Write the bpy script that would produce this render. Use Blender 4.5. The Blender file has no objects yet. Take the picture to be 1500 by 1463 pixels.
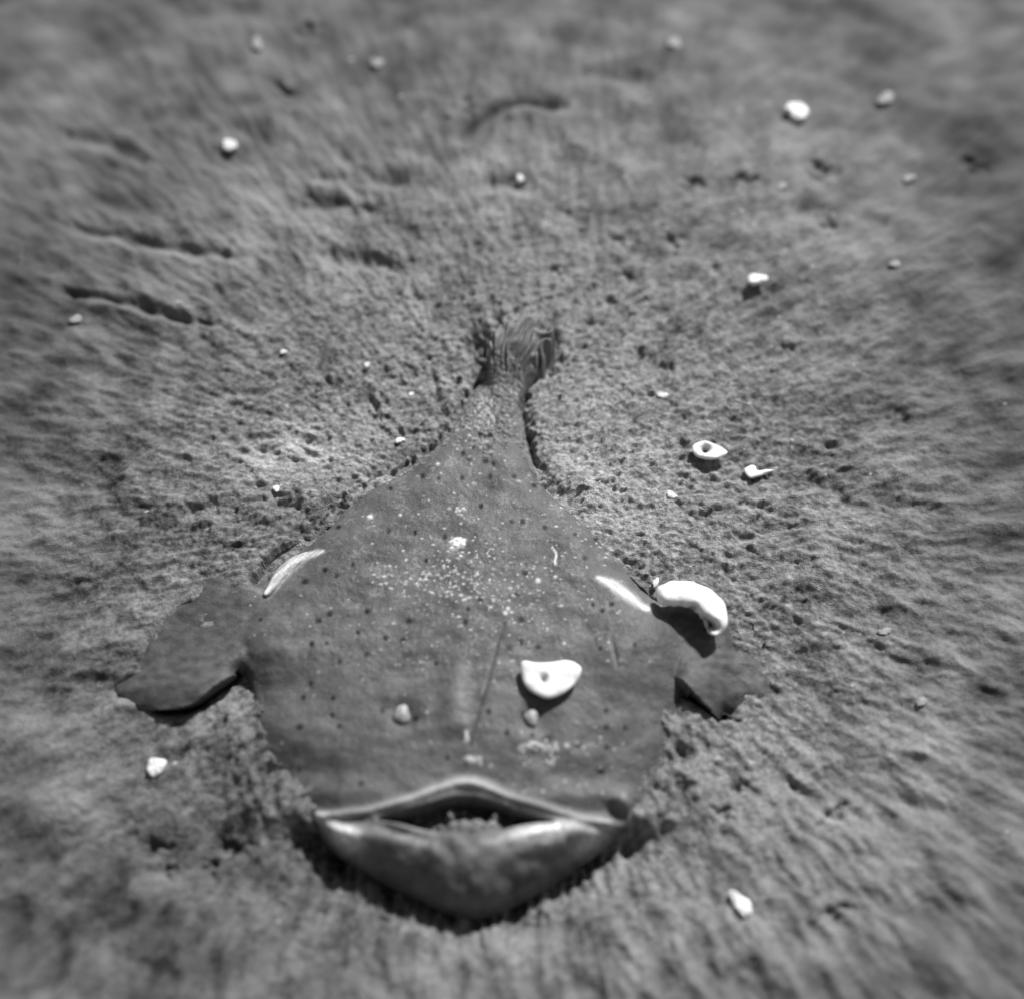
import bpy, math, random
import numpy as np
random.seed(4); rng = np.random.RandomState(7)
C = bpy.context.scene.collection

# ------------------------------------------------------------------ camera, world, sun, exposure
TILT = math.radians(28); DIST = 1.18; FOV = math.radians(50)
cam_loc = np.array([0.0, -DIST*math.sin(TILT), DIST*math.cos(TILT)])
cd = bpy.data.cameras.new('camera'); cam = bpy.data.objects.new('camera', cd); C.objects.link(cam)
cam.location = cam_loc; cam.rotation_euler = (TILT, 0, 0)
cd.sensor_width = 36; cd.angle = FOV; cd.clip_start = 0.01; cd.clip_end = 500
cd.dof.use_dof = True; cd.dof.focus_distance = 1.15; cd.dof.aperture_fstop = 0.95
bpy.context.scene.camera = cam

SUN_EL, SUN_AZ = math.radians(42), math.radians(28)      # azimuth measured from +y (top of picture) towards +x
w = bpy.data.worlds.new('World'); bpy.context.scene.world = w; w.use_nodes = True
nt = w.node_tree; bg = nt.nodes['Background']
sky = nt.nodes.new('ShaderNodeTexSky'); sky.sky_type = 'NISHITA'; sky.sun_disc = False
sky.sun_elevation = SUN_EL; sky.sun_rotation = SUN_AZ
bw = nt.nodes.new('ShaderNodeRGBToBW')                    # the photograph is black and white: a neutral sky
nt.links.new(sky.outputs[0], bw.inputs[0]); nt.links.new(bw.outputs[0], bg.inputs[0]); bg.inputs[1].default_value = 0.055
sl = bpy.data.lights.new('sun', 'SUN'); sun = bpy.data.objects.new('sun', sl); C.objects.link(sun)
sl.energy = 3.2; sl.angle = math.radians(5); sl.color = (1, 1, 1)
sun.rotation_euler = (math.pi/2 - SUN_EL, 0, -SUN_AZ + math.pi)
# a sun lamp shines along its local -Z: tilt it so that the light comes from the top right of the picture
from mathutils import Vector
sdir = Vector((math.sin(SUN_AZ)*math.cos(SUN_EL), math.cos(SUN_AZ)*math.cos(SUN_EL), math.sin(SUN_EL)))
sun.rotation_euler = sdir.to_track_quat('Z', 'Y').to_euler()
vs = bpy.context.scene.view_settings
vs.view_transform = 'Standard'; vs.look = 'None'; vs.gamma = 1; vs.use_curve_mapping = False; vs.exposure = 0.95

# ------------------------------------------------------------------ plan coordinates
W, H_ = 1500.0, 1463.0
FPX = (W/2)/math.tan(FOV/2)
ct, st = math.cos(TILT), math.sin(TILT)
def proj(x, y, z):
    dx, dy, dz = x - cam_loc[0], y - cam_loc[1], z - cam_loc[2]
    yc = dy*ct + dz*st; dep = dy*st - dz*ct
    return W/2 + FPX*dx/dep, H_/2 - FPX*yc/dep
def at(px, py, z=0.0):
    a, b = (np.asarray(px, float)-W/2)/FPX, -(np.asarray(py, float)-H_/2)/FPX
    ry, rz = b*ct + st, b*st - ct
    t = (z - cam_loc[2])/rz
    return cam_loc[0] + a*t, cam_loc[1] + ry*t

# ------------------------------------------------------------------ noise
def _hash(ix, iy, seed):
    h = (ix.astype(np.int64)*374761393 + iy.astype(np.int64)*668265263 + seed*974634777) & 0xffffffff
    h = ((h ^ (h >> 13))*1274126177) & 0xffffffff
    return ((h ^ (h >> 16)) & 0xffff)/65535.0
def noise(x, y, seed=0, per=None):
    ix, iy = np.floor(x), np.floor(y); fx, fy = x-ix, y-iy
    sx, sy = fx*fx*fx*(fx*(fx*6-15)+10), fy*fy*fy*(fy*(fy*6-15)+10)
    def g(a, b):
        ax = np.mod(ix+a, per) if per else ix+a
        t = _hash(ax, iy+b, seed)*2*np.pi
        return np.cos(t)*(fx-a) + np.sin(t)*(fy-b)
    n0 = g(0, 0)*(1-sx) + g(1, 0)*sx; n1 = g(0, 1)*(1-sx) + g(1, 1)*sx
    return (n0*(1-sy) + n1*sy)*1.5
def sstep(a, b, x):
    t = np.clip((x-a)/(b-a), 0, 1); return t*t*(3-2*t)
def smooth_poly(p, n=5, closed=True):
    p = np.array(p, float); N = len(p); out = []
    for i in range(N if closed else N-1):
        if closed: a, b, c, d = p[i-1], p[i], p[(i+1) % N], p[(i+2) % N]
        else: a, b, c, d = p[max(i-1, 0)], p[i], p[i+1], p[min(i+2, N-1)]
        for k in range(n):
            t = k/n
            out.append(0.5*((2*b)+(-a+c)*t+(2*a-5*b+4*c-d)*t*t+(-a+3*b-3*c+d)*t**3))
    if not closed: out.append(p[-1])
    return np.array(out)
def sdf(u, v, poly):                                     # positive inside
    d = np.full(u.shape, 1e9); ins = np.zeros(u.shape, bool); N = len(poly)
    for i in range(N):
        ax, ay = poly[i]; bx, by = poly[(i+1) % N]
        ex, ey = bx-ax, by-ay; L = ex*ex+ey*ey
        if L < 1e-9: continue
        t = np.clip(((u-ax)*ex+(v-ay)*ey)/L, 0, 1)
        d = np.minimum(d, (u-ax-t*ex)**2+(v-ay-t*ey)**2)
        c = (ay > v) != (by > v)
        if ey != 0: ins ^= c & (u < ex*(v-ay)/ey+ax)
    return np.where(ins, 1, -1)*np.sqrt(d)
def ldist(u, v, line):                                   # distance to a line and the parameter along it 0..1
    d = np.full(u.shape, 1e9); s = np.zeros(u.shape); N = len(line)-1
    for i in range(N):
        ax, ay = line[i]; bx, by = line[i+1]; ex, ey = bx-ax, by-ay; L = ex*ex+ey*ey+1e-9
        t = np.clip(((u-ax)*ex+(v-ay)*ey)/L, 0, 1)
        q = (u-ax-t*ex)**2+(v-ay-t*ey)**2; m = q < d
        d = np.where(m, q, d); s = np.where(m, (i+t)/N, s)
    return np.sqrt(d), s
def gauss(u, v, cx, cy, sx, sy=None, ang=0.0):
    sy = sy or sx; c, s = math.cos(ang), math.sin(ang)
    a, b = (u-cx)*c+(v-cy)*s, -(u-cx)*s+(v-cy)*c
    return np.exp(-0.5*((a/sx)**2+(b/sy)**2))

# ------------------------------------------------------------------ mesh helpers
def mesh_obj(name, verts, faces, mat, parent=None, smooth=True, attrs=None):
    me = bpy.data.meshes.new(name)
    verts = np.asarray(verts, np.float32)
    if isinstance(faces, np.ndarray):
        n = len(faces); me.vertices.add(len(verts)); me.vertices.foreach_set('co', verts.ravel())
        me.loops.add(n*4); me.loops.foreach_set('vertex_index', faces.astype(np.int32).ravel())
        me.polygons.add(n); me.polygons.foreach_set('loop_start', np.arange(0, n*4, 4, dtype=np.int32))
        me.polygons.foreach_set('loop_total', np.full(n, 4, np.int32))
    else: me.from_pydata([tuple(map(float, q)) for q in verts], [], faces)
    me.update(calc_edges=True); me.validate()
    me.polygons.foreach_set('use_smooth', np.full(len(me.polygons), smooth, bool))
    for k, a in (attrs or {}).items():
        at_ = me.attributes.new(k, 'FLOAT', 'POINT'); at_.data.foreach_set('value', np.asarray(a, np.float32).ravel())
    me.materials.append(mat)
    o = bpy.data.objects.new(name, me); C.objects.link(o)
    if parent: o.parent = parent
    return o
def tag(o, label=None, cat=None, group=None, kind=None):
    for k, x in (('label', label), ('category', cat), ('group', group), ('kind', kind)):
        if x: o[k] = x
    return o

# ------------------------------------------------------------------ materials (all neutral grey: black-and-white photograph)
def mat(name):
    m = bpy.data.materials.new(name); m.use_nodes = True
    return m, m.node_tree, m.node_tree.nodes['Principled BSDF']
def N(nt, t, **k):
    n = nt.nodes.new(t)
    for a, b in k.items(): setattr(n, a, b)
    return n
def math_(nt, op, a, b=None, c=None):
    n = N(nt, 'ShaderNodeMath', operation=op)
    for i, x in enumerate((a, b, c)):
        if x is None: continue
        if isinstance(x, (int, float)): n.inputs[i].default_value = x
        else: nt.links.new(x, n.inputs[i])
    return n.outputs[0]
def nz(nt, scale, detail=3, rough=0.6, coord=None):
    n = N(nt, 'ShaderNodeTexNoise'); n.inputs['Scale'].default_value = scale; n.inputs['Detail'].default_value = detail
    n.inputs['Roughness'].default_value = rough
    if coord is not None: nt.links.new(coord, n.inputs['Vector'])
    return n.outputs[0]
def maprange(nt, x, a, b, c, d):
    n = N(nt, 'ShaderNodeMapRange'); n.inputs[1].default_value = a; n.inputs[2].default_value = b
    n.inputs[3].default_value = c; n.inputs[4].default_value = d; nt.links.new(x, n.inputs[0]); return n.outputs[0]
def att(nt, name): return N(nt, 'ShaderNodeAttribute', attribute_name=name).outputs['Fac']

def sand_mat():
    m, nt, b = mat('sand'); co = N(nt, 'ShaderNodeTexCoord').outputs['Object']
    tone = att(nt, 'tone'); grit = att(nt, 'grit')
    n1 = nz(nt, 260, 3, 0.65, co); n2 = nz(nt, 900, 2, 0.6, co)
    pep = math_(nt, 'ADD', math_(nt, 'MULTIPLY', math_(nt, 'SUBTRACT', n1, 0.5), 1.5), math_(nt, 'MULTIPLY', math_(nt, 'SUBTRACT', n2, 0.5), 1.1))
    k = math_(nt, 'ADD', math_(nt, 'MULTIPLY', pep, grit), 1.0)
    col = math_(nt, 'MAXIMUM', math_(nt, 'MULTIPLY', k, tone), 0.02)
    nt.links.new(col, b.inputs['Base Color'])
    b.inputs['Roughness'].default_value = 0.9; b.inputs['Specular IOR Level'].default_value = 0.2
    bp = N(nt, 'ShaderNodeBump'); bp.inputs['Distance'].default_value = 0.003
    nt.links.new(math_(nt, 'MULTIPLY', grit, 1.6), bp.inputs['Strength'])
    nt.links.new(math_(nt, 'ADD', n1, math_(nt, 'MULTIPLY', n2, 0.5)), bp.inputs['Height']); nt.links.new(bp.outputs[0], b.inputs['Normal'])
    return m
def skin_mat():
    m, nt, b = mat('fish_skin'); co = N(nt, 'ShaderNodeTexCoord').outputs['Object']
    tone = att(nt, 'tone')
    n1 = nz(nt, 28, 4, 0.6, co); n2 = nz(nt, 520, 2, 0.6, co); n3 = nz(nt, 1400, 1, 0.5, co)
    k = math_(nt, 'ADD', math_(nt, 'MULTIPLY', n1, 0.42), math_(nt, 'MULTIPLY', n2, 0.55))
    k = math_(nt, 'ADD', k, math_(nt, 'MULTIPLY', n3, 0.45))
    k = math_(nt, 'ADD', k, 0.30)
    nt.links.new(math_(nt, 'MULTIPLY', k, tone), b.inputs['Base Color'])
    nt.links.new(maprange(nt, n1, 0.3, 0.7, 0.42, 0.62), b.inputs['Roughness'])
    b.inputs['Specular IOR Level'].default_value = 0.2
    bp = N(nt, 'ShaderNodeBump'); bp.inputs['Distance'].default_value = 0.0012; bp.inputs['Strength'].default_value = 0.55
    nt.links.new(math_(nt, 'ADD', n2, math_(nt, 'MULTIPLY', nz(nt, 110, 3, 0.6, co), 1.5)), bp.inputs['Height']); nt.links.new(bp.outputs[0], b.inputs['Normal'])
    return m
def shell_mat(name, alb, rough=0.5):
    m, nt, b = mat(name); co = N(nt, 'ShaderNodeTexCoord').outputs['Object']
    n1 = nz(nt, 90, 4, 0.65, co)
    c = maprange(nt, n1, 0.3, 0.5, alb*0.7, alb)
    c = math_(nt, 'MULTIPLY', c, math_(nt, 'SUBTRACT', 1.0, math_(nt, 'MULTIPLY', att(nt, 'hollow_shade'), 0.9)))  # shade of dents and hollows painted into the shell colour
    nt.links.new(c, b.inputs['Base Color']); b.inputs['Roughness'].default_value = rough
    bp = N(nt, 'ShaderNodeBump'); bp.inputs['Distance'].default_value = 0.001; bp.inputs['Strength'].default_value = 0.5
    nt.links.new(nz(nt, 300, 3, 0.6, co), bp.inputs['Height']); nt.links.new(bp.outputs[0], b.inputs['Normal'])
    return m
def plain_mat(name, alb, rough=0.5):
    m, nt, b = mat(name); co = N(nt, 'ShaderNodeTexCoord').outputs['Object']
    nt.links.new(maprange(nt, nz(nt, 240, 3, 0.6, co), 0.3, 0.7, alb*0.7, alb*1.25), b.inputs['Base Color'])
    b.inputs['Roughness'].default_value = rough; return m
SAND, SKIN = sand_mat(), skin_mat()
WHITE = shell_mat('bleached_shell', 0.82, 0.6); PALE = shell_mat('weathered_shell', 0.62, 0.7); DULL = shell_mat('dull_shell', 0.27, 0.8)
EYE, DARK = plain_mat('eye_skin', 0.26, 0.5), plain_mat('filament_skin', 0.03, 0.6)

# ------------------------------------------------------------------ outlines read off the photograph (pixels of 1500 x 1463)
BODY = smooth_poly([(712,540),(690,562),(655,622),(600,672),(530,708),(470,765),(430,808),(388,858),(352,898),(345,935),(362,975),(372,1015),(366,1065),
    (380,1110),(408,1152),(440,1182),(462,1206),(484,1229),(525,1257),(600,1296),(692,1330),(782,1294),(848,1252),(893,1218),(930,1193),(958,1135),
    (984,1080),(990,1030),(1001,975),(1002,935),(986,896),(945,858),(908,815),(860,757),(802,706),(778,662),(765,612),(757,570),(752,540),(732,528)], 4)
FIN_L = smooth_poly([(420,880),(375,838),(320,830),(265,838),(205,862),(160,905),(148,965),(165,1015),(225,1031),(278,1026),(318,998),(352,974),(400,960)], 4)
FIN_R = smooth_poly([(950,890),(1000,868),(1060,880),(1115,905),(1150,950),(1160,1005),(1128,1042),(1064,1042),(1020,1014),(992,985),(950,960)], 4)
TAIL = smooth_poly([(726,600),(718,562),(716,520),(722,490),(738,472),(765,466),(792,470),(812,488),(800,515),(780,545),(760,572),(752,600)], 4)

# ------------------------------------------------------------------ ground
def axis(lo, hi, step, far):
    a = list(np.arange(lo, hi+step/2, step)); s = step
    while a[-1] < far: s *= 1.22; a.append(a[-1]+s)
    s = step; pre = []; x = lo
    while x > -far: s *= 1.22; x -= s; pre.append(x)
    return np.array(pre[::-1]+a)
xs, ys = axis(-0.78, 0.78, 0.0016, 60), axis(-0.50, 0.86, 0.0016, 60)
X, Y = np.meshgrid(xs, ys); U, V = proj(X, Y, 0.0)
dep = (Y-cam_loc[1])*st + cam_loc[2]*ct
U = np.where(dep > 0.3, U, -9999); V = np.where(dep > 0.3, V, 9999)
U = np.clip(U, -3000, 4500); V = np.clip(V, -3000, 4500)
cx, cy = at(745, 760)
R = np.hypot(X-cx, Y-cy)+0.02; TH = np.arctan2(Y-cy, X-cx)/(2*np.pi)+0.5
LR = np.log(R)
near = np.exp(-(np.maximum(R-0.12, 0)/0.30)**2)           # crumbly churned sand round the fish, wind-smoothed further out
far_ = 1-np.exp(-(R/0.42)**2)
def streak(n, k, seed): return noise(TH*n, LR*k + 0.6*noise(X*6, Y*6, seed+50), seed, per=n)
wx = X + 0.010*noise(X*18, Y*18, 91); wy = Y + 0.010*noise(X*18, Y*18, 92)
iso = 0.50*noise(wx*45, wy*60, 1) + 0.42*noise(wx*95, wy*125, 2) + 0.30*noise(wx*190, wy*230, 3) + 0.18*noise(wx*330, wy*380, 4)
iso = np.where(iso < 0, iso*0.55, iso)
iso_c = 1-2*np.abs(noise(wx*70, wy*95, 5))               # crumb ridges
rad = 0.50*streak(60, 7, 11) + 0.55*streak(120, 11, 12) + 0.45*streak(220, 17, 13) + 0.25*streak(380, 30, 14)
Z = 0.010*noise(X*3.1, Y*3.1, 21) + 0.007*noise(X*7, Y*8, 22) + 0.0035*noise(X*17, Y*21, 23)
Z += near*(0.0056*iso + 0.0012*iso_c) + (1-near)*0.0016*iso*np.exp(-(R/0.9)**2)
Z += (0.0022 + 0.0080*far_*np.exp(-(R/0.72)**2))*rad
# lumpier sand along the bottom of the picture
low = sstep(1130, 1330, V)*(V < 2200)
Z += low*(0.0050*noise(wx*26, wy*20, 31)+0.0035*noise(wx*48, wy*36, 32))
# grooves and scuffs seen in the sand:  points, width px, depth m
GROOVES = [([(85,193),(130,205),(180,220),(215,246)],8,.009), ([(100,336),(170,350),(250,366),(345,380)],6,.008), ([(30,385),(60,390),(92,402)],9,.006),
    ([(98,430),(150,440),(215,452),(285,472)],5,.010), ([(480,376),(530,378),(585,392)],8,.009), ([(674,208),(700,182),(735,160),(775,152),(822,154)],6,.014),
    ([(845,108),(890,112),(940,122)],9,.008), ([(552,268),(575,268),(600,266)],9,.013), ([(715,272),(745,268),(768,278)],8,.010),
    ([(1165,312),(1230,310),(1305,326)],9,.006), ([(1000,172),(1030,140),(1100,130)],10,.004), ([(1095,205),(1150,160)],10,.004),
    ([(275,752),(310,742),(350,752)],9,.012), ([(155,735),(205,765)],8,.006), ([(405,742),(440,742)],6,.009), ([(320,630),(345,655)],6,.006),
    ([(1080,795),(1120,782),(1160,770)],6,.007), ([(1030,755),(1070,752)],5,.007), ([(1090,745),(1120,742)],5,.007), ([(1175,690),(1250,735)],7,.005),
    ([(1310,735),(1370,745)],8,.006), ([(1045,385),(1052,410),(1035,432)],5,.006), ([(1100,480),(1150,455),(1200,430)],7,.005), ([(430,300),(505,300),(520,322)],7,.006),
    ([(460,262),(500,268),(525,290)],6,.007), ([(350,195),(440,225)],9,.004), ([(1000,1100),(975,1135),(960,1160)],11,.012), ([(1150,1140),(1205,1185)],9,.005),
    ([(1350,900),(1420,960)],12,.006), ([(1240,930),(1295,950)],10,.006), ([(1330,1180),(1400,1200)],10,.004), ([(240,1020),(205,1022),(170,1010)],7,.006),
    ([(390,1100),(370,1130),(350,1160)],7,.006), ([(470,1330),(440,1390)],12,.005), ([(560,1340),(540,1420)],12,.006), ([(500,1240),(480,1290)],10,.006)]
for pts, wd, dp in GROOVES:
    L = smooth_poly(pts, 4, False); b = (U > L[:, 0].min()-60) & (U < L[:, 0].max()+60) & (V > L[:, 1].min()-60) & (V < L[:, 1].max()+60)
    u, v = U[b], V[b]; uu = u + 3*noise(u/30, v/30, 41); vv = v + 3*noise(u/30, v/30, 42)
    d, s = ldist(uu, vv, L); env = np.minimum(1, 0.35+2.6*np.sin(np.pi*np.clip(s, 0.02, 0.98)))*np.exp(-0.5*(d/wd)**2)
    Z[b] -= dp*env; Z[b] += dp*0.35*np.exp(-0.5*((ldist(uu, vv-2.4*wd, L)[0])/(wd*1.3))**2)*np.sin(np.pi*s)
PITS = [(545,590,9),(605,440,7),(672,437,5),(1095,265,13),(1205,250,11),(975,532,7),(940,518,6),(945,580,7),(1215,648,11),(1427,243,10),(680,160,8),(450,650,6),
    (578,430,6),(590,635,6),(905,350,7),(990,350,8),(1010,270,9),(820,310,7),(1000,655,5),(870,470,6),(890,440,6),(920,400,8),(868,425,7),(810,395,7),(300,470,9),
    (215,1240,12),(240,1275,9),(335,1240,14),(305,1270,9),(1225,1195,12),(1060,1190,8),(1225,1340,14),(1080,1150,6),(325,165,0),(418,130,12),(450,48,10),(540,312,9),
    (1215,330,10),(1030,760,6),(505,745,7),(1310,605,12),(640,450,5),(1160,505,7),(780,660,4),(700,1350,8),(640,1340,8),(580,1330,7),(985,535,4)]
for i in range(36):
    a = rng.uniform(0, 2*np.pi); r = rng.uniform(170, 560); PITS.append((745+r*math.cos(a), 640+0.85*r*math.sin(a), rng.uniform(1.6, 3.2)))
for px, py, r in PITS:
    if r <= 0: continue
    b = (np.abs(U-px) < 5*r) & (np.abs(V-py) < 5*r)
    uu_ = U[b]+r*1.3*noise(U[b]/(r*1.6), V[b]/(r*1.6), 43); vv_ = V[b]+r*1.1*noise(U[b]/(r*1.6), V[b]/(r*1.6), 44)
    Z[b] -= (0.0007*r+0.002)*gauss(uu_, vv_, px, py, r*1.25, r*0.7, (px % 7)*.08-.25)
# sand against the body
b = (U > -250) & (U < 1500) & (V > 380) & (V < 1480)
u, v = U[b], V[b]; jit = 7*noise(u/26, v/26, 61)+4*noise(u/9, v/9, 62)
ds = sdf(u, v, BODY)+jit; dfl = sdf(u, v, FIN_L)+jit; dfr = sdf(u, v, FIN_R)+jit; dt = sdf(u, v, TAIL)+jit
up = 1-sstep(900, 1010, v); z = Z[b]
bank = np.exp(-(np.maximum(-ds, 0)/60)**2)*(ds < 2)
nm = (1-sstep(700, 800, v))*sstep(735, 752, u)            # right of the narrow tail stalk: higher bank
z += 0.006*bank*up*(u < 700) - 0.004*np.exp(-(np.maximum(-ds, 0)/30)**2)*(u >= 700)*sstep(690, 730, v)*up + 0.006*np.exp(-((-ds-22)/20)**2)*nm*sstep(520, 560, v)
lowc = sstep(985, 1060, v)*(1-sstep(1190, 1235, v))
z += 0.017*np.exp(-(np.maximum(-ds, 0)/75)**2)*lowc*(1+0.25*noise(u/16, v/22, 65)) + 0.004*np.exp(-(np.maximum(-ds, 0)/70)**2)*sstep(1200, 1240, v)
z += 0.006*np.exp(-(np.maximum(-dfl, 0)/60)**2)*(1-sstep(985, 1000, v))*(u < 420)
z -= 0.013*np.exp(-0.5*((ds+2)/4.0)**2)*nm*sstep(545, 575, v)*(1-sstep(660, 700, v))                # crevice along the stalk
z -= 0.006*np.exp(-0.5*((ds+4)/6)**2)*up*(u < 700)*sstep(660, 700, v)
z -= 0.026*np.exp(-0.5*((ds+12)/24)**2)*sstep(1205, 1255, v)*(1+0.5*noise(u/11, v/40, 66))     # scour under the chin
g1, _ = ldist(u, v, smooth_poly([(236,1030),(282,1026),(312,1000),(345,976)], 4, False)); z -= 0.026*np.exp(-0.5*(g1/9)**2)
g2, _ = ldist(u, v, smooth_poly([(985,985),(1010,1004),(1058,1038)], 4, False)); z -= 0.028*np.exp(-0.5*(g2/10)**2)
for px, py, sx, sy, q in ((705,512,13,20,.022),(690,490,10,12,.010),(806,498,9,17,.016),(770,552,9,6,.014),(797,548,9,4,.010),(728,470,6,12,.008),(690,560,12,8,.006)):
    z -= q*gauss(u, v, px, py, sx, sy)*(1+0.6*noise(u/7, v/7, 64))
z += 0.006*gauss(u, v, 660, 520, 22, 30)+0.007*gauss(u, v, 860, 560, 50, 40)
z = np.where(ds > 22, np.minimum(z, -0.006), z); z = z-0.004*sstep(40, 80, np.maximum(dfl, dfr))
for cl in ([(385,862),(393,853),(405,834),(422,818),(445,806),(470,802)], [(876,845),(895,852),(915,866),(932,878),(948,889)]):
    q_, _ = ldist(u, v, smooth_poly(cl, 4, False)); z = np.where(q_ < 15, np.minimum(z, -0.001), z)
# dusting of sand lying over the stalk
z = np.where((ds > 0) & (v < 680), np.maximum(z, -0.02), z)
Z[b] = z
# albedo: dry pale sand in drifts, paler round the fish, darker further out, dark grains
tone = 0.082 + 0.040*noise(X*4, Y*4, 71) + 0.040*noise(X*11, Y*13, 72) + 0.030*noise(X*24, Y*30, 79) + 0.075*rad*np.exp(-(R/0.9)**2)*sstep(0.1, 0.35, R) + near*(0.118 + 0.13*noise(X*170, Y*200, 76) + 0.12*noise(X*85, Y*110, 77) + 0.10*noise(X*300, Y*330, 78))
DRY = [(470,675,90,38,.22),(860,735,70,50,.20),(900,640,140,90,.05),(1000,880,40,20,.02),(620,560,110,60,.05),(880,610,110,90,.06),(1150,790,160,60,.055),(1250,1240,230,130,.075),(700,1400,260,70,.03),
    (1050,1120,80,60,.05),(880,180,330,150,.055),(560,330,200,120,.03),(530,400,40,14,.03),(1250,450,200,200,.012),(420,1130,60,60,.02),(780,450,260,80,.025),(330,1050,60,20,.02)]
for px, py, sx, sy, q in DRY: tone += q*gauss(U, V, px, py, sx, sy)*(1+0.5*noise(X*20, Y*24, 73))
grit = 0.16+1.0*np.exp(-(R/0.40)**2)
ny, nx = X.shape
# dark crumbs of debris lying in the sand, thickest round the tail
for i in range(470):
    if i < 150: px, py = rng.normal(755, 60), rng.normal(520, 38)
    elif i < 290: px, py = rng.normal(760, 170), rng.normal(520, 110)
    else: px, py = rng.normal(780, 300), rng.normal(640, 200)
    r_ = rng.uniform(0.8, 1.9)*(1.6 if i < 50 else 1)
    x, y = at(px, py, 0); j0, i0 = np.searchsorted(xs, x), np.searchsorted(ys, y)
    sl_ = (slice(max(i0-12, 0), i0+12), slice(max(j0-12, 0), j0+12))
    if abs(px-720) < 90 and py > 560: continue
    g = np.exp(-(((U[sl_]-px)/(r_*rng.uniform(1., 3.2)))**2+((V[sl_]-py)/r_)**2)**1.4); tone[sl_] = tone[sl_]*(1-g)+0.035*g; Z[sl_] += 0.0006*r_*g
for i in range(420):                                     # pale grains
    px, py = rng.normal(800, 270), rng.normal(720, 300); r_ = rng.uniform(0.8, 1.7)
    x, y = at(px, py, 0); j0, i0 = np.searchsorted(xs, x), np.searchsorted(ys, y)
    if j0 < 14 or i0 < 14: continue
    sl_ = (slice(i0-8, i0+8), slice(j0-8, j0+8)); g = np.exp(-(((U[sl_]-px)/(r_*rng.uniform(1., 2.2)))**2+((V[sl_]-py)/r_)**2)**1.3)
    tone[sl_] = tone[sl_]*(1-g)+rng.uniform(.3, .6)*g; Z[sl_] += 0.0008*r_*g
idx = np.arange(nx*ny).reshape(ny, nx)
F = np.stack([idx[:-1, :-1], idx[:-1, 1:], idx[1:, 1:], idx[1:, :-1]], -1).reshape(-1, 4)
gnd = mesh_obj('ground', np.stack([X, Y, Z], -1).reshape(-1, 3), F, SAND, attrs={'tone': np.clip(tone, 0.03, 0.62), 'grit': grit})
tag(gnd, kind='structure')
def ground_z(x, y):
    i = min(max(np.searchsorted(ys, y), 0), ny-1); j = min(max(np.searchsorted(xs, x), 0), nx-1); return float(Z[i, j])

# ------------------------------------------------------------------ the fish: one continuous body with fins, lips, mouth and tail
ZR = 0.028
UPLIP = smooth_poly([(462,1192),(500,1193),(545,1189),(590,1177),(632,1163),(655,1155),(682,1151),(712,1156),(745,1170),(800,1186),(850,1199),(892,1204)], 4, False)
MOUTH = smooth_poly([(553,1201),(592,1189),(632,1178),(655,1171),(684,1168),(714,1174),(760,1190),(815,1205),(775,1209),(746,1216),(715,1223),(655,1223),(620,1219),(588,1211)], 4)
LOWLIP = smooth_poly([(474,1204),(498,1219),(540,1224),(600,1237),(690,1243),(745,1236),(800,1222),(850,1219),(880,1213),(902,1203)], 4, False)
RIM2 = smooth_poly([(560,1214),(590,1224),(640,1233),(690,1237),(740,1231),(780,1220),(822,1210)], 4, False)
SPOTS = [(692,645),(716,628),(677,655),(716,645),(718,655),(686,662),(710,667),(722,671),(676,693),(717,691),(753,691),(642,694),(618,689),(570,706),(783,700),
    (704,736),(750,761),(765,760),(696,784),(568,774),(516,826),(857,815),(874,780),(600,912),(538,897),(565,936),(682,917),(704,883),(868,886),(895,885),(881,896),
    (763,944),(788,951),(380,905),(467,910),(498,971),(479,944),(537,960),(456,1001),(445,1022),(656,1114),(845,1095),(888,1096),(703,627),(725,570),(652,608),(835,1108),(880,1130),(530,1150)]
bx0, by0 = at(130, 1375, ZR); _, by1 = at(750, 455, 0.0); bx1, _ = at(1140, 1000, ZR)
bx0 = at(140, 950, ZR)[0]
gx, gy = np.arange(bx0, bx1, 0.00105), np.arange(by0, by1, 0.00105)
BX, BY = np.meshgrid(gx, gy); u, v = proj(BX, BY, ZR)
ds = sdf(u, v, BODY); dfl = sdf(u, v, FIN_L); dfr = sdf(u, v, FIN_R); dt = sdf(u, v, TAIL)+9*noise(u/7, v/22, 118)*(v < 530)+2
ds = ds + 9*np.exp(-0.5*((v-1000)/110)**2)
dfl = dfl + 16*noise(u/34, v/30, 119)*(1-sstep(960, 1000, v)); dfr = dfr + 18*noise(u/30, v/34, 120)*sstep(1040, 1080, u)
Hh = np.interp(v, [520, 560, 640, 720, 800, 950, 1100, 1200, 1240, 1360], np.array([7, 9, 14, 19, 25, 33, 36, 37, 46, 46])/1000)
wd = np.interp(v, [520, 620, 720, 900, 1100, 1180, 1260, 1340], [26, 30, 50, 95, 125, 110, 112, 118])
t = np.clip(ds/wd, 0, 1)
prof = (1-(1-t)**2.2)**0.62
z = Hh*prof
z += 0.004*(u > 740)*sstep(700, 740, v)*(1-sstep(900, 1000, v))*(1-np.clip(ds/60, 0, 1))*(ds > -3)
z = np.where(ds < -3, ds*0.0016, z)
z += (0.006*np.exp(-((u-705)/75)**2)*sstep(700, 900, v)*(1-sstep(1060, 1150, v)))*sstep(0, 60, ds)
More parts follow.
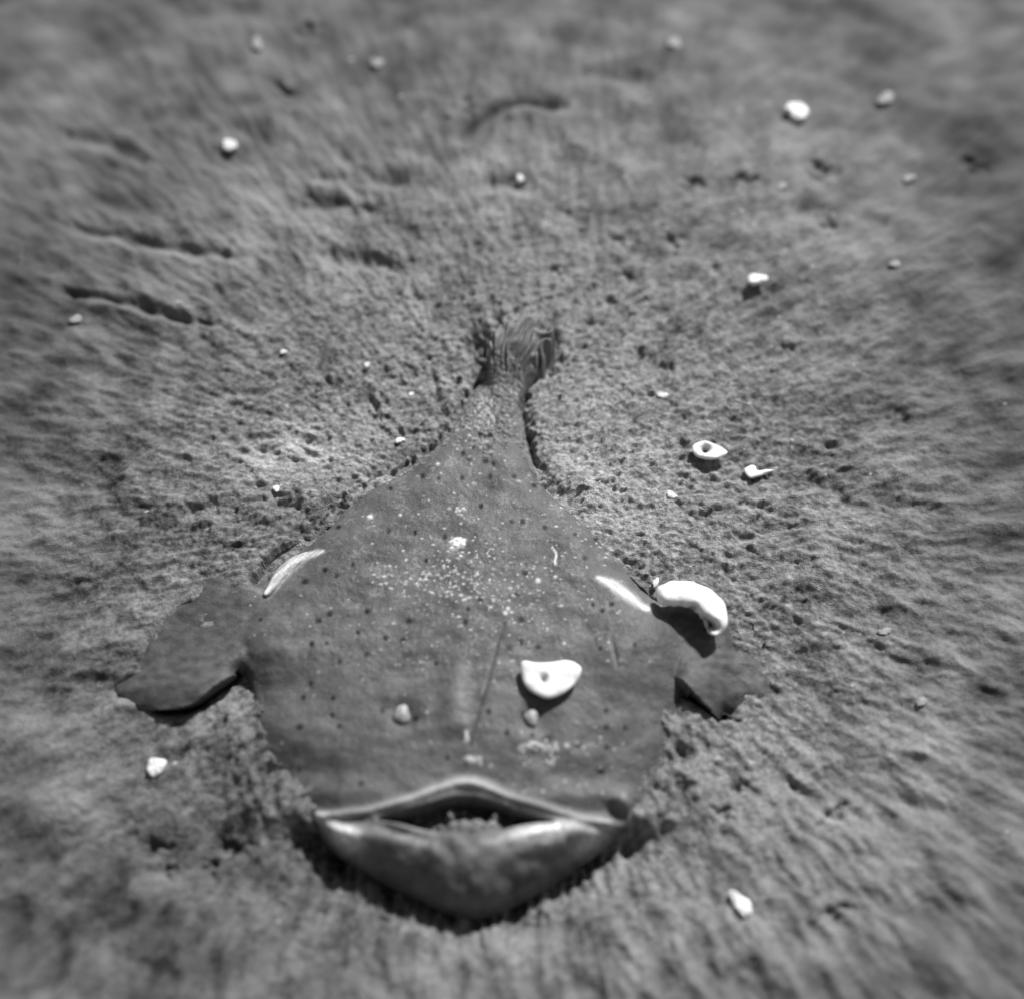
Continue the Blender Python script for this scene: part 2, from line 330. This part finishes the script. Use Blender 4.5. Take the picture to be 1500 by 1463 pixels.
# shallow hollows and swellings
for px, py, sx, sy, q in ((455,1125,50,18,-.0075),(880,1140,55,18,-.0055),(415,1010,40,30,-.006),(855,905,45,26,-.003),(560,950,60,30,-.0015),(905,980,22,50,.004),
        (930,930,40,45,.004),(640,1030,14,30,-.0025),(672,1030,13,38,.0065),(684,1080,6,16,.003),(715,1045,14,40,.0020),(690,1115,24,10,.002),(600,880,70,40,.002),(930,1060,34,44,-.004),
        (965,1040,22,30,-.005),(405,945,30,26,.003),(560,1080,60,30,.0025),(800,1080,60,30,.0025),(500,1160,50,12,.003),(840,1165,60,10,.003)):
    z += q*gauss(u, v, px, py, sx, sy)*sstep(0, 20, ds)
for px, py in ((588,1044), (779,1050)):                   # eye sockets
    z += -0.0085*gauss(u, v, px+3, py+3, 15, 14) + 0.0022*gauss(u, v, px+2, py+2, 30, 26)
dl, s = ldist(u, v, smooth_poly([(738,918),(726,965),(708,1030),(697,1070),(690,1098)], 4, False)); z -= 0.0012*np.exp(-0.5*(dl/2.2)**2)   # groove of the lure
dl, s = ldist(u, v, [(893,935),(905,985)]); z -= 0.0022*np.exp(-0.5*(dl/2.6)**2)*np.sin(np.pi*s)
dl, s = ldist(u, v, [(460,940),(448,965)]); z -= 0.0020*np.exp(-0.5*(dl/2.6)**2)*np.sin(np.pi*s)
# mouth
dm = sdf(u, v, MOUTH); dup, sup = ldist(u, v, UPLIP); dlo, slo = ldist(u, v, LOWLIP)
below = sstep(-4, 14, v - np.interp(u, UPLIP[:, 0], UPLIP[:, 1]))*(u > 455)*(u < 905)
z -= 0.000*below*np.exp(-((u-685)/230)**4)               # chin set lower than the snout
z += 0.0046*np.exp(-0.5*(dup/4.6)**2) + 0.0030*np.exp(-((u-685)/45)**2)*np.exp(-0.5*(dup/8)**2)
z -= 0.0055*np.exp(-0.5*((ldist(u, v-10, UPLIP)[0])/4.5)**2)*(1-np.exp(-((u-685)/190)**4))*0.7
z += 0.0075*np.exp(-0.5*(dlo/11)**2)*np.interp(slo, [0, .06, .14, .3, .5, .68, .8, .9, 1], [.6, 1.6, 1.3, .2, -.3, .6, 1.2, 1.2, .6])
pit = sstep(-1, 8, dm)
z -= 0.032*pit
z += pit*(0.012*gauss(u, v, 688, 1202, 34, 9)+0.031*gauss(u, v, 692, 1224, 50, 12)+0.006*noise(u/12, v/9, 82)+0.007*gauss(u, v, 658, 1192, 5, 8)+0.007*gauss(u, v, 722, 1198, 5, 8)
          +0.004*np.abs(noise(u/7, v/7, 81))*gauss(u, v, 690, 1205, 55, 20))
z += 0.007*gauss(u, v, 590, 1213, 30, 5, .3)+0.007*gauss(u, v, 785, 1222, 42, 7, -.24)
z += 0.005*gauss(u, v, 795, 1234, 45, 12, -.24)+0.004*gauss(u, v, 512, 1228, 20, 9, .5)
z += 0.008*gauss(u, v, 913, 1172, 10, 11) - 0.010*gauss(u, v, 905, 1188, 12, 7, 0.4) - 0.012*gauss(u, v, 932, 1196, 5, 14)
z += 0.006*gauss(u, v, 437, 1163, 14, 4, -0.5) + 0.007*gauss(u, v, 470, 1199, 12, 5, 0.7) + pit*0.010*(gauss(u, v, 660, 1190, 5, 9)+gauss(u, v, 726, 1196, 5, 8)+.6*gauss(u, v, 693, 1194, 4, 6))
# fleshy wrinkles on chin and cheeks
z += 0.0011*noise(u/34, v/22, 83)*sstep(0, 40, ds) + 0.0020*noise(u/24, v/26, 84)*sstep(1215, 1250, v)*sstep(0, 20, ds)
z += 0.0012*noise(u/60, v/45, 85) + 0.0005*noise(u/24, v/20, 86)*sstep(5, 40, ds) + 0.0003*noise(u/8, v/8, 87)
# fins: thin fleshy paddles whose rear edge lifts off the sand
def fin(d, root_u, g, lift):
    f = (0.006 + 0.009*np.exp(-np.abs(u-root_u)/110.0))*(1-(1-(1-(1-np.clip(d/26, 0, 1))**2)**0.7)*(1-g))
    return np.where(d > -1.5, f+lift, d*0.0016)
zl = fin(dfl, 350, sstep(960, 1005, v)*sstep(195, 235, u), 0.014*gauss(u, v, 305, 1000, 70, 34)) + 0.0012*noise(u/30, v/16, 86)
zr = fin(dfr, 1000, sstep(960, 1000, v)*(1-sstep(1040, 1075, u)), 0.013*gauss(u, v, 1015, 1000, 30, 30)) + 0.0010*noise(u/26, v/14, 87)
# tail fin: ribs fanning up and right from the stalk, tip lifted out of the sand
ut = u-26*np.clip((545-v)/70, 0, 1.2)**2+4*noise(u/14, v/25, 89)
ang = np.arctan2(ut-738, 575-v + 1e-6)
zt = np.where(dt > 0, (0.012+0.022*sstep(560, 500, v))*(1-(1-np.clip(dt/11, 0, 1))**2)**0.5 + 0.0030*np.sin(ang*30+5.0*noise(u/22, v/40, 88))*(0.7+0.6*noise(u/15, v/15, 90))*sstep(0, 6, dt)*sstep(550, 520, v), dt*0.0016)
zl = np.where(dfl > 0, zl-0.019*np.exp(-dfl/32)*(1-sstep(950, 1000, v))*(1-sstep(235, 300, u)), zl); zr = np.where(dfr > 0, zr-0.024*np.exp(-dfr/46)*sstep(1040, 1085, u), zr)
zl -= 0.004*sstep(230, 160, u) 
def smax(a, b, k=0.004):
    h = np.clip(0.5+0.5*(a-b)/k, 0, 1); return b*(1-h)+a*h+k*h*(1-h)
zz = smax(smax(smax(z, zl), zr), zt, 0.003)
# folds behind the gills: raised pale membranes
GL = smooth_poly([(385,862),(393,853),(405,834),(422,818),(445,806),(470,802)], 4, False); GR = smooth_poly([(876,845),(895,852),(915,866),(932,878),(948,889)], 4, False)
dgl, sgl = ldist(u, v, GL); dgr, sgr = ldist(u, v, GR)
wl = 10*np.sin(np.pi*np.clip(sgl*0.86+0.06, 0, 1))**0.7; wr = 8.5*np.sin(np.pi*np.clip(sgr*0.8+0.1, 0, 1))**0.7
zz = smax(zz, 0.016*np.exp(-(dgl/(wl+3))**4)-0.012*(dgl > 24), 0.002); zz = smax(zz, 0.016*np.exp(-(dgr/(wr+3))**4)-0.012*(dgr > 24), 0.002)
mask = (np.maximum(ds, dt) > -9) | (np.maximum(dfl, dfr) > -1.5) | (dgl < 12) | (dgr < 12)
zz = np.maximum(zz, -0.022)
# skin tone
pit_ = sstep(-1, 8, dm)
tn = 0.088 + 0.022*noise(u/90, v/60, 101) + 0.020*noise(u/32, v/26, 102) + 0.014*noise(u/11, v/11, 113) + 0.010*noise(u/4.5, v/4.5, 114)
finw = sstep(-4, 10, np.maximum(dfl, dfr))*(1-sstep(0, 22, ds)); tn = tn*(1-finw)+0.068*finw*(1+0.35*noise(u/14, v/9, 103))
tn += 0.075*gauss(u, v, 671, 1032, 11, 34)+0.03*gauss(u, v, 684, 1075, 5, 16) + 0.012*gauss(u, v, 700, 640, 60, 60)
tn += 0.030*noise(u/24, v/18, 104)*sstep(1215, 1240, v); tn = tn; tn += sstep(0, 8, dt)*sstep(552, 520, v)*(0.03+0.07*np.maximum(0, noise(ang*9, v/60, 112)))
tn += 0.20*np.exp(-0.5*(dup/(4+3.5*np.exp(-((u-685)/55)**2)))**2)*(0.6+0.5*np.exp(-((u-685)/60)**2)+0.3*(u < 640))  # upper lip: lit crest of the ridge painted into the tone
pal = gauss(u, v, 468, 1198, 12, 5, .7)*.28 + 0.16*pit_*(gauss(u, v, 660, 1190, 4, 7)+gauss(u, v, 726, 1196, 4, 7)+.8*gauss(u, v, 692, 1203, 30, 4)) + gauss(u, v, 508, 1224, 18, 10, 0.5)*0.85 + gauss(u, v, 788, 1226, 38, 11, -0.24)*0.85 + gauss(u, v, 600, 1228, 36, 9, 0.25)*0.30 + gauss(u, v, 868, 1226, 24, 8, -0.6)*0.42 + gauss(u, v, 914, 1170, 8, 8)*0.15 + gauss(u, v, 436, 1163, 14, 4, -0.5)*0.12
tn += pal*0.9*(0.8+0.4*noise(u/9, v/7, 105))  # pale lip flesh, with the highlights on the lips painted in
tn += 0.46*np.exp(-(dgl/(wl-0.5))**2)*(0.9+0.6*noise((u+v)/5, (u-v)/30, 106)) + 0.55*np.exp(-(dgr/(wr-0.5))**2)*(0.85+0.5*noise((u-v)/5, (u+v)/30, 107))
tn += 0.06*np.exp(-0.5*((ldist(u, v, [(352,845),(375,855),(388,862)])[0])/4)**2) + 0.25*gauss(u, v, 950, 888, 5, 4)
dust = np.exp(-np.maximum(ds, 0)/13)*sstep(980, 1040, v)*(1-sstep(1180, 1215, v)) + 0.9*np.exp(-np.maximum(ds, 0)/9)*(1-sstep(640, 720, v)) + 0.55*gauss(u, v, 715, 600, 32, 50) + 1.2*gauss(u, v, 728, 548, 24, 12) + 0.72*np.exp(-np.maximum(dfl, 0)/40)*(1-sstep(320, 350, u))*(1-sstep(960, 1000, v)) + 0.72*np.exp(-np.maximum(dfr, 0)/40)*sstep(1040, 1080, u)
dw = sstep(0.42, 0.62, dust + 0.30*noise(u/9, v/9, 108) + 0.25*noise(u/4, v/4, 109))*(ds > -12)
tn = tn*(1-dw) + dw*(0.135+0.06*noise(u/5, v/5, 110)); zz += dw*0.0012*(1+noise(u/5, v/5, 111))
dus = sstep(0.25, 0.75, noise(u/26, v/20, 115)+0.9*noise(u/6, v/5, 116)+0.45*noise(u/2.6, v/2.4, 117))*np.clip(1.1*gauss(u, v, 690, 840, 110, 70)+0.9*gauss(u, v, 700, 640, 60, 60)+.7*gauss(u, v, 700, 760, 150, 90)+.55*gauss(u, v, 820, 1130, 90, 40)+.8*gauss(u, v, 690, 960, 60, 60)+.4, 0, 1)
tn += dus*0.055*(ds > 0)*(1-sstep(960, 1040, v))
def fleck(px, py, r, q, a=1.0):
    global tn, zz
    b = (np.abs(u-px) < 4*r) & (np.abs(v-py) < 4*r)
    g = np.exp(-((((u[b]-px)/(r*a))**2+((v[b]-py)/r)**2))**1.5); tn[b] = tn[b]*(1-g)+q*g; zz[b] += g*(0.0008 if q > 0.1 else -0.0004)
SPOTS += [(rng.uniform(430, 930), rng.uniform(760, 1130)) for _ in range(40)]
for px, py in SPOTS: fleck(px, py, rng.uniform(3.2, 5.4), 0.003, rng.uniform(.75, 1.2))
def cloud(n, px, py, sx, sy, r0, r1, q0, q1):
    for _ in range(n):
        a, c = rng.normal(px, sx), rng.normal(py, sy); fleck(a, c, rng.uniform(r0, r1), rng.uniform(q0, q1), rng.uniform(.6, 1.8))
cloud(110, 670, 845, 38, 28, 0.9, 2.3, .2, .5); cloud(45, 600, 848, 30, 8, 0.9, 2.2, .22, .5); cloud(130, 745, 860, 65, 48, 0.9, 1.9, .18, .55)
cloud(22, 667, 795, 5, 5, 2, 4, .5, .7); cloud(14, 672, 745, 8, 6, 1.3, 2.6, .3, .5); cloud(40, 790, 1098, 14, 4, 1.6, 3.2, .3, .5); cloud(10, 806, 1115, 5, 8, 1.5, 2.5, .3, .5)
cloud(16, 694, 1120, 8, 3, 2, 4, .22, .4); cloud(170, 690, 800, 150, 110, 0.9, 1.8, .18, .45); cloud(60, 820, 1130, 70, 30, 1, 2, .2, .45)
cloud(90, 700, 610, 25, 32, 1.5, 3, .18, .38); cloud(70, 640, 950, 150, 60, 0.9, 1.7, .16, .35); cloud(24, 870, 780, 20, 25, 1, 2.2, .2, .4)
for i in range(9): fleck(809+3*math.sin(i*.6)+i*.9, 800+i*3.2, 1.8, .6)
for i in range(8): fleck(684+0.3*i*(-1)**i, 1080+i*1.7, 2.0, .55)
for a, c, r in ((541,752,4),(585,750,2.5),(640,672,3),(788,851,4),(813,845,3),(826,945,2.5),(740,902,3.5),(744,895,3),(836,1000,3)): fleck(a, c, r, .5)
# closed mesh: relief on top, buried underside
ids = np.where(mask, np.cumsum(mask.ravel()).reshape(mask.shape)-1, -1)
nv = int(mask.sum())
q = np.stack([ids[:-1, :-1], ids[:-1, 1:], ids[1:, 1:], ids[1:, :-1]], -1).reshape(-1, 4); q = q[(q >= 0).all(1)]
top = np.stack([BX[mask], BY[mask], zz[mask]], -1); bot = top.copy(); bot[:, 2] = -0.03; undercut = (np.maximum(dfl, dfr)[mask] > -3)&(ds[mask] < -9)&(v[mask] > 955); bot[undercut, 1] += 0.012
e = np.concatenate([q[:, [0, 1]], q[:, [1, 2]], q[:, [2, 3]], q[:, [3, 0]]]); key = e[:, 0].astype(np.int64)*nv+e[:, 1]; rk = e[:, 1].astype(np.int64)*nv+e[:, 0]
bd = e[~np.isin(key, rk)]
sides = np.stack([bd[:, 1], bd[:, 0], bd[:, 0]+nv, bd[:, 1]+nv], -1)
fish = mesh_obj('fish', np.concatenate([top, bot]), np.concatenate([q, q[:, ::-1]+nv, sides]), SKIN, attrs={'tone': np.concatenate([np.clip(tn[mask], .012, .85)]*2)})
tag(fish, 'dead flat-headed grey fish half buried in sand, broad lips at bottom, tapering to its tail', 'fish')
def fish_z(px, py):
    x, y = at(px, py, ZR); i = int(round((y-gy[0])/0.00105)); j = int(round((x-gx[0])/0.00105)); return float(zz[i, j])

def blob(r, sq, seed, n=20, m=12):                       # small rounded lump with uneven surface
    V_, F_ = [], []
    for i in range(m+1):
        p = math.pi*i/m
        for k in range(n):
            a = 2*math.pi*k/n; d = 1+0.10*math.sin(3*a+seed)*math.sin(p)+0.05*math.sin(5*a-2*seed+p*3)
            V_.append((r*sq[0]*d*math.sin(p)*math.cos(a), r*sq[1]*d*math.sin(p)*math.sin(a), r*sq[2]*math.cos(p)))
    for i in range(m):
        for k in range(n): F_.append((i*n+k, (i+1)*n+k, (i+1)*n+(k+1) % n, i*n+(k+1) % n))
    return V_, F_
for px, py, ex, alb in ((588,1044,1.0,1), (778,1050,0.85,1)):
    V_, F_ = blob(0.0085*ex, (0.95, 1.15, 0.75), px)
    o = mesh_obj('eye', V_, F_, EYE, fish); x, y = at(px, py, 0.04); o.location = (x, y, fish_z(px, py)+0.0045)
# lure filament lying in its groove
def tube(name, pts, rads, m, parent=None, n=8):
    V_, F_ = [], []; P = [Vector(p) for p in pts]
    for i, p in enumerate(P):
        t_ = (P[min(i+1, len(P)-1)]-P[max(i-1, 0)]).normalized(); a = t_.cross(Vector((0, 0, 1))).normalized(); b_ = a.cross(t_)
        for k in range(n): V_.append(p+(a*math.cos(2*math.pi*k/n)+b_*math.sin(2*math.pi*k/n))*rads[i])
    for i in range(len(P)-1):
        for k in range(n): F_.append((i*n+k, i*n+(k+1) % n, (i+1)*n+(k+1) % n, (i+1)*n+k))
    F_.append(tuple(range(n))[::-1]); F_.append(tuple(range((len(P)-1)*n, len(P)*n)))
    return mesh_obj(name, V_, F_, m, parent)
L = smooth_poly([(738,918),(726,965),(708,1030),(697,1070),(690,1098)], 6, False)
pts = []
for px, py in L:
    zf = fish_z(px, py); x, y = at(px, py, ZR); pts.append((x, y, zf+0.0003))
tube('lure_filament', pts, [0.0004+0.0005*i/len(pts) for i in range(len(pts))], DARK, fish)

# ------------------------------------------------------------------ shells: cupped, bleached, each at its own place
def surf(px, py, on_fish):
    if on_fish: z_ = fish_z(px, py); x, y = at(px, py, z_); return x, y, z_
    x, y = at(px, py, 0); z_ = ground_z(x, y); x, y = at(px, py, z_); return x, y, z_
def shell(name, outline, th, m, on_fish=False, dents=(), sink=0.0, tilt=(0, 0), under=0.55, seed=0, wob=0.04):
    P = smooth_poly(outline, 6); c = P.mean(0); x0, y0, z0 = surf(c[0], c[1], on_fish)
    n = len(P); prof = [(0.05, 0.0), (under*.6, 0.0), (under, 0.03), (0.82, .40), (.96, .66), (1.0, .84), (.97, .93), (.90, .99), (.8, 1.03), (.68, 1.05), (.55, 1.06), (.42, 1.07), (.3, 1.07), (.18, 1.07), (.06, 1.07)]
    V_, F_, S_ = [], [], []
    zt_ = z0+th
    pl = np.array([at(a, b_, zt_) for a, b_ in P]); cc = np.array(at(c[0], c[1], zt_))
    for ri, (r, h) in enumerate(prof):
        for k in range(n):
            a = 2*math.pi*k/n; p = cc+(pl[k]-cc)*r
            zz_ = h*th*(1+r*r*(wob*math.sin(3*a+seed)+wob*.7*math.sin(7*a+2*seed))); st_ = 0.0
            if ri > 5:
                uu, vv = c[0]+(P[k][0]-c[0])*r, c[1]+(P[k][1]-c[1])*r
                for dx, dy, sx, sy, an, q_ in dents:
                    g_ = float(gauss(np.array(uu), np.array(vv), dx, dy, sx, sy, an)); zz_ -= q_*th*g_; st_ = max(st_, g_*min(1, abs(q_)*1.1))  # each dent also darkens the colour, as painted shade
            lx, ly = p[0]-cc[0], p[1]-cc[1]
            V_.append((lx, ly, max(zz_, 0.0 if ri < 3 else th*.08)+lx*tilt[0]+ly*tilt[1])); S_.append(st_)
    R_ = len(prof)
    for i in range(R_-1):
        for k in range(n): F_.append((i*n+k, i*n+(k+1) % n, (i+1)*n+(k+1) % n, (i+1)*n+k))
    F_.append(tuple(range(n))[::-1]); F_.append(tuple(range((R_-1)*n, R_*n)))
    o = mesh_obj(name, V_, F_, m, attrs={'hollow_shade': S_}); o.location = (cc[0], cc[1], z0-sink); return o
G = 'bleached shell fragments scattered on the sand'
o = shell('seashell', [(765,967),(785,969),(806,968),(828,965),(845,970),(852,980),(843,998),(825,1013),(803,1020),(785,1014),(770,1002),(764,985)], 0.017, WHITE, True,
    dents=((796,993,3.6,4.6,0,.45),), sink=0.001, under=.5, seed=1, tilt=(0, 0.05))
tag(o, 'bright white half-moon shell lying on the fish, above the lips', 'shell', G)
# long curved shell: swept along its bend
def curved_shell():
    sp = smooth_poly([(962,874),(985,869),(1012,871),(1036,884),(1048,905),(1046,930)], 7, False)
    sp = sp; n = len(sp); m_ = 26; zb = max(surf(1010, 890, False)[2], 0.004)+0.010; th = 0.030
    V_, F_, S_ = [], [], []; c0 = np.array(at(1012, 888, zb))
    for i in range(n):
        s_ = i/(n-1); tn_ = sp[min(i+1, n-1)]-sp[max(i-1, 0)]; tn_ /= np.linalg.norm(tn_); nn = np.array((-tn_[1], tn_[0]))
        wd_ = np.interp(s_, [0, .06, .2, .45, .7, .88, .97, 1], [6, 14, 18.5, 19, 20.5, 16.5, 10, 5])*(1+.03*math.sin(i*1.1))
        for k in range(m_):
            a = 2*math.pi*k/m_; ca, sa = math.cos(a), math.sin(a)
            off = wd_*ca*(1 if sa > -.2 else .62); h = th*(0.55+0.45*sa)*np.interp(s_, [0, .1, .8, 1], [.6, .9, 1, .7])
            px, py = sp[i]+nn*off; g_ = 0.0
            if sa > 0.2:
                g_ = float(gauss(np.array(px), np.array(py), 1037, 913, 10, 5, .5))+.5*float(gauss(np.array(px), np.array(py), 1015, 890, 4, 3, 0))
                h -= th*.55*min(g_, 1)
            x, y = at(px, py, zb+h); V_.append((x-c0[0], y-c0[1], h)); S_.append(min(1.1, g_*1.15))  # painted shade in the hollow
    for i in range(n-1):
        for k in range(m_): F_.append((i*m_+k, (i+1)*m_+k, (i+1)*m_+(k+1) % m_, i*m_+(k+1) % m_))
    F_.append(tuple(range(m_))); F_.append(tuple(range((n-1)*m_, n*m_))[::-1])
    o = mesh_obj('seashell', V_, F_, WHITE, attrs={'hollow_shade': S_}); o.location = (c0[0], c0[1], zb); return o
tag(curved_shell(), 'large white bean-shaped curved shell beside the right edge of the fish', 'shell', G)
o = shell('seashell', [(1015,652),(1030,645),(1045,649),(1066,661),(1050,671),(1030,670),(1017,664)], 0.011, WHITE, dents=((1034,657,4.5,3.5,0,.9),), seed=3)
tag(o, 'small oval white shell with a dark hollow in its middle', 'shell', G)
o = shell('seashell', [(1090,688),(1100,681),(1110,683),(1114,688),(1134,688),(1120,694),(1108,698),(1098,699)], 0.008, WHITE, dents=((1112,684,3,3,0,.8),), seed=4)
tag(o, 'small ragged white fragment just right of the oval hollow shell', 'shell', G)
def nub(px, py, a, b_, ang, th, m, label, on_fish=False, seed=None):
    seed = px*0.37; pts_ = []
    for k in range(9):
        t_ = 2*math.pi*k/9; r = 1+0.22*math.sin(2*t_+seed)+0.13*math.sin(3*t_+seed*2.3)
        x, y = a*r*math.cos(t_), b_*r*math.sin(t_); pts_.append((px+x*math.cos(ang)-y*math.sin(ang), py+x*math.sin(ang)+y*math.cos(ang)))
    o = shell('shell_fragment', pts_, th, m, on_fish, seed=seed, sink=th*.32, wob=.1); tag(o, label, 'shell fragment', G)
nub(1170,157,18,11,0,.014,WHITE,'brightest white fragment in the upper right, out of focus')
nub(1110,405,13,8,.1,.010,WHITE,'white fragment above the oval hollow shell, on smooth sand')
nub(226,1120,11,18,.45,.011,PALE,'pale triangular fragment alone at lower left below the left fin')
nub(1087,1322,11,22,-.45,.013,WHITE,'tilted white oval fragment at lower right of the lips')
nub(335,209,13,7,.2,.008,PALE,'pale flat fragment at upper left of the sand')
nub(1299,141,12,9,0,.008,DULL,'dull fragment nearest the top right corner')
nub(1146,271,7,6,0,.006,DULL,'tiny dull fragment below the brightest upper right one')
nub(1332,259,9,6,0,.006,DULL,'dull flat fragment near the right edge of the upper sand')
nub(1312,385,7,6,0,.005,DULL,'tiny dull fragment by a groove at upper right')
nub(988,60,9,10,0,.008,DULL,'dull fragment at the very top, right of centre')
nub(552,90,9,7,.5,.006,DULL,'dull fragment near the top, left of centre')
nub(376,62,6,11,0,.005,DULL,'thin dull fragment near the top left')
nub(762,259,6,5,0,.006,PALE,'tiny pale fragment above the short dark groove at top centre')
nub(585,643,7,4,0,.006,WHITE,'tiny white fragment left of the tail stalk')
nub(404,714,6,4,.2,.005,WHITE,'tiny white fragment above the left white gill fold')
nub(537,533,5,3.5,.2,.004,PALE,'tiny pale fragment left of the tail fin')
nub(415,514,5,3.5,.2,.004,PALE,'tiny pale fragment in smooth sand far left of the tail')
nub(110,466,9,6,0,.005,DULL,'dull fragment below the long dark groove at left')
nub(984,723,9,5,.2,.006,PALE,'pale flat fragment left below the ragged white one')
nub(971,577,8,5,0,.006,PALE,'pale crumb between the tail and the oval shell')
nub(1352,1026,9,6,.2,.007,DULL,'dull crumb at the right side of the lower sand')
nub(1297,923,9,6,0,.005,DULL,'dull crumb right of the curved shell')
nub(961,851,8,4,-.9,.006,PALE,'pale sliver at the upper left end of the curved shell')
nub(206,1012,10,5,.3,.005,DULL,'dull sliver on the hind edge of the left fin')
nub(602,576,3.5,3,0,.004,WHITE,'white grain beside the upper left of the tail stalk')
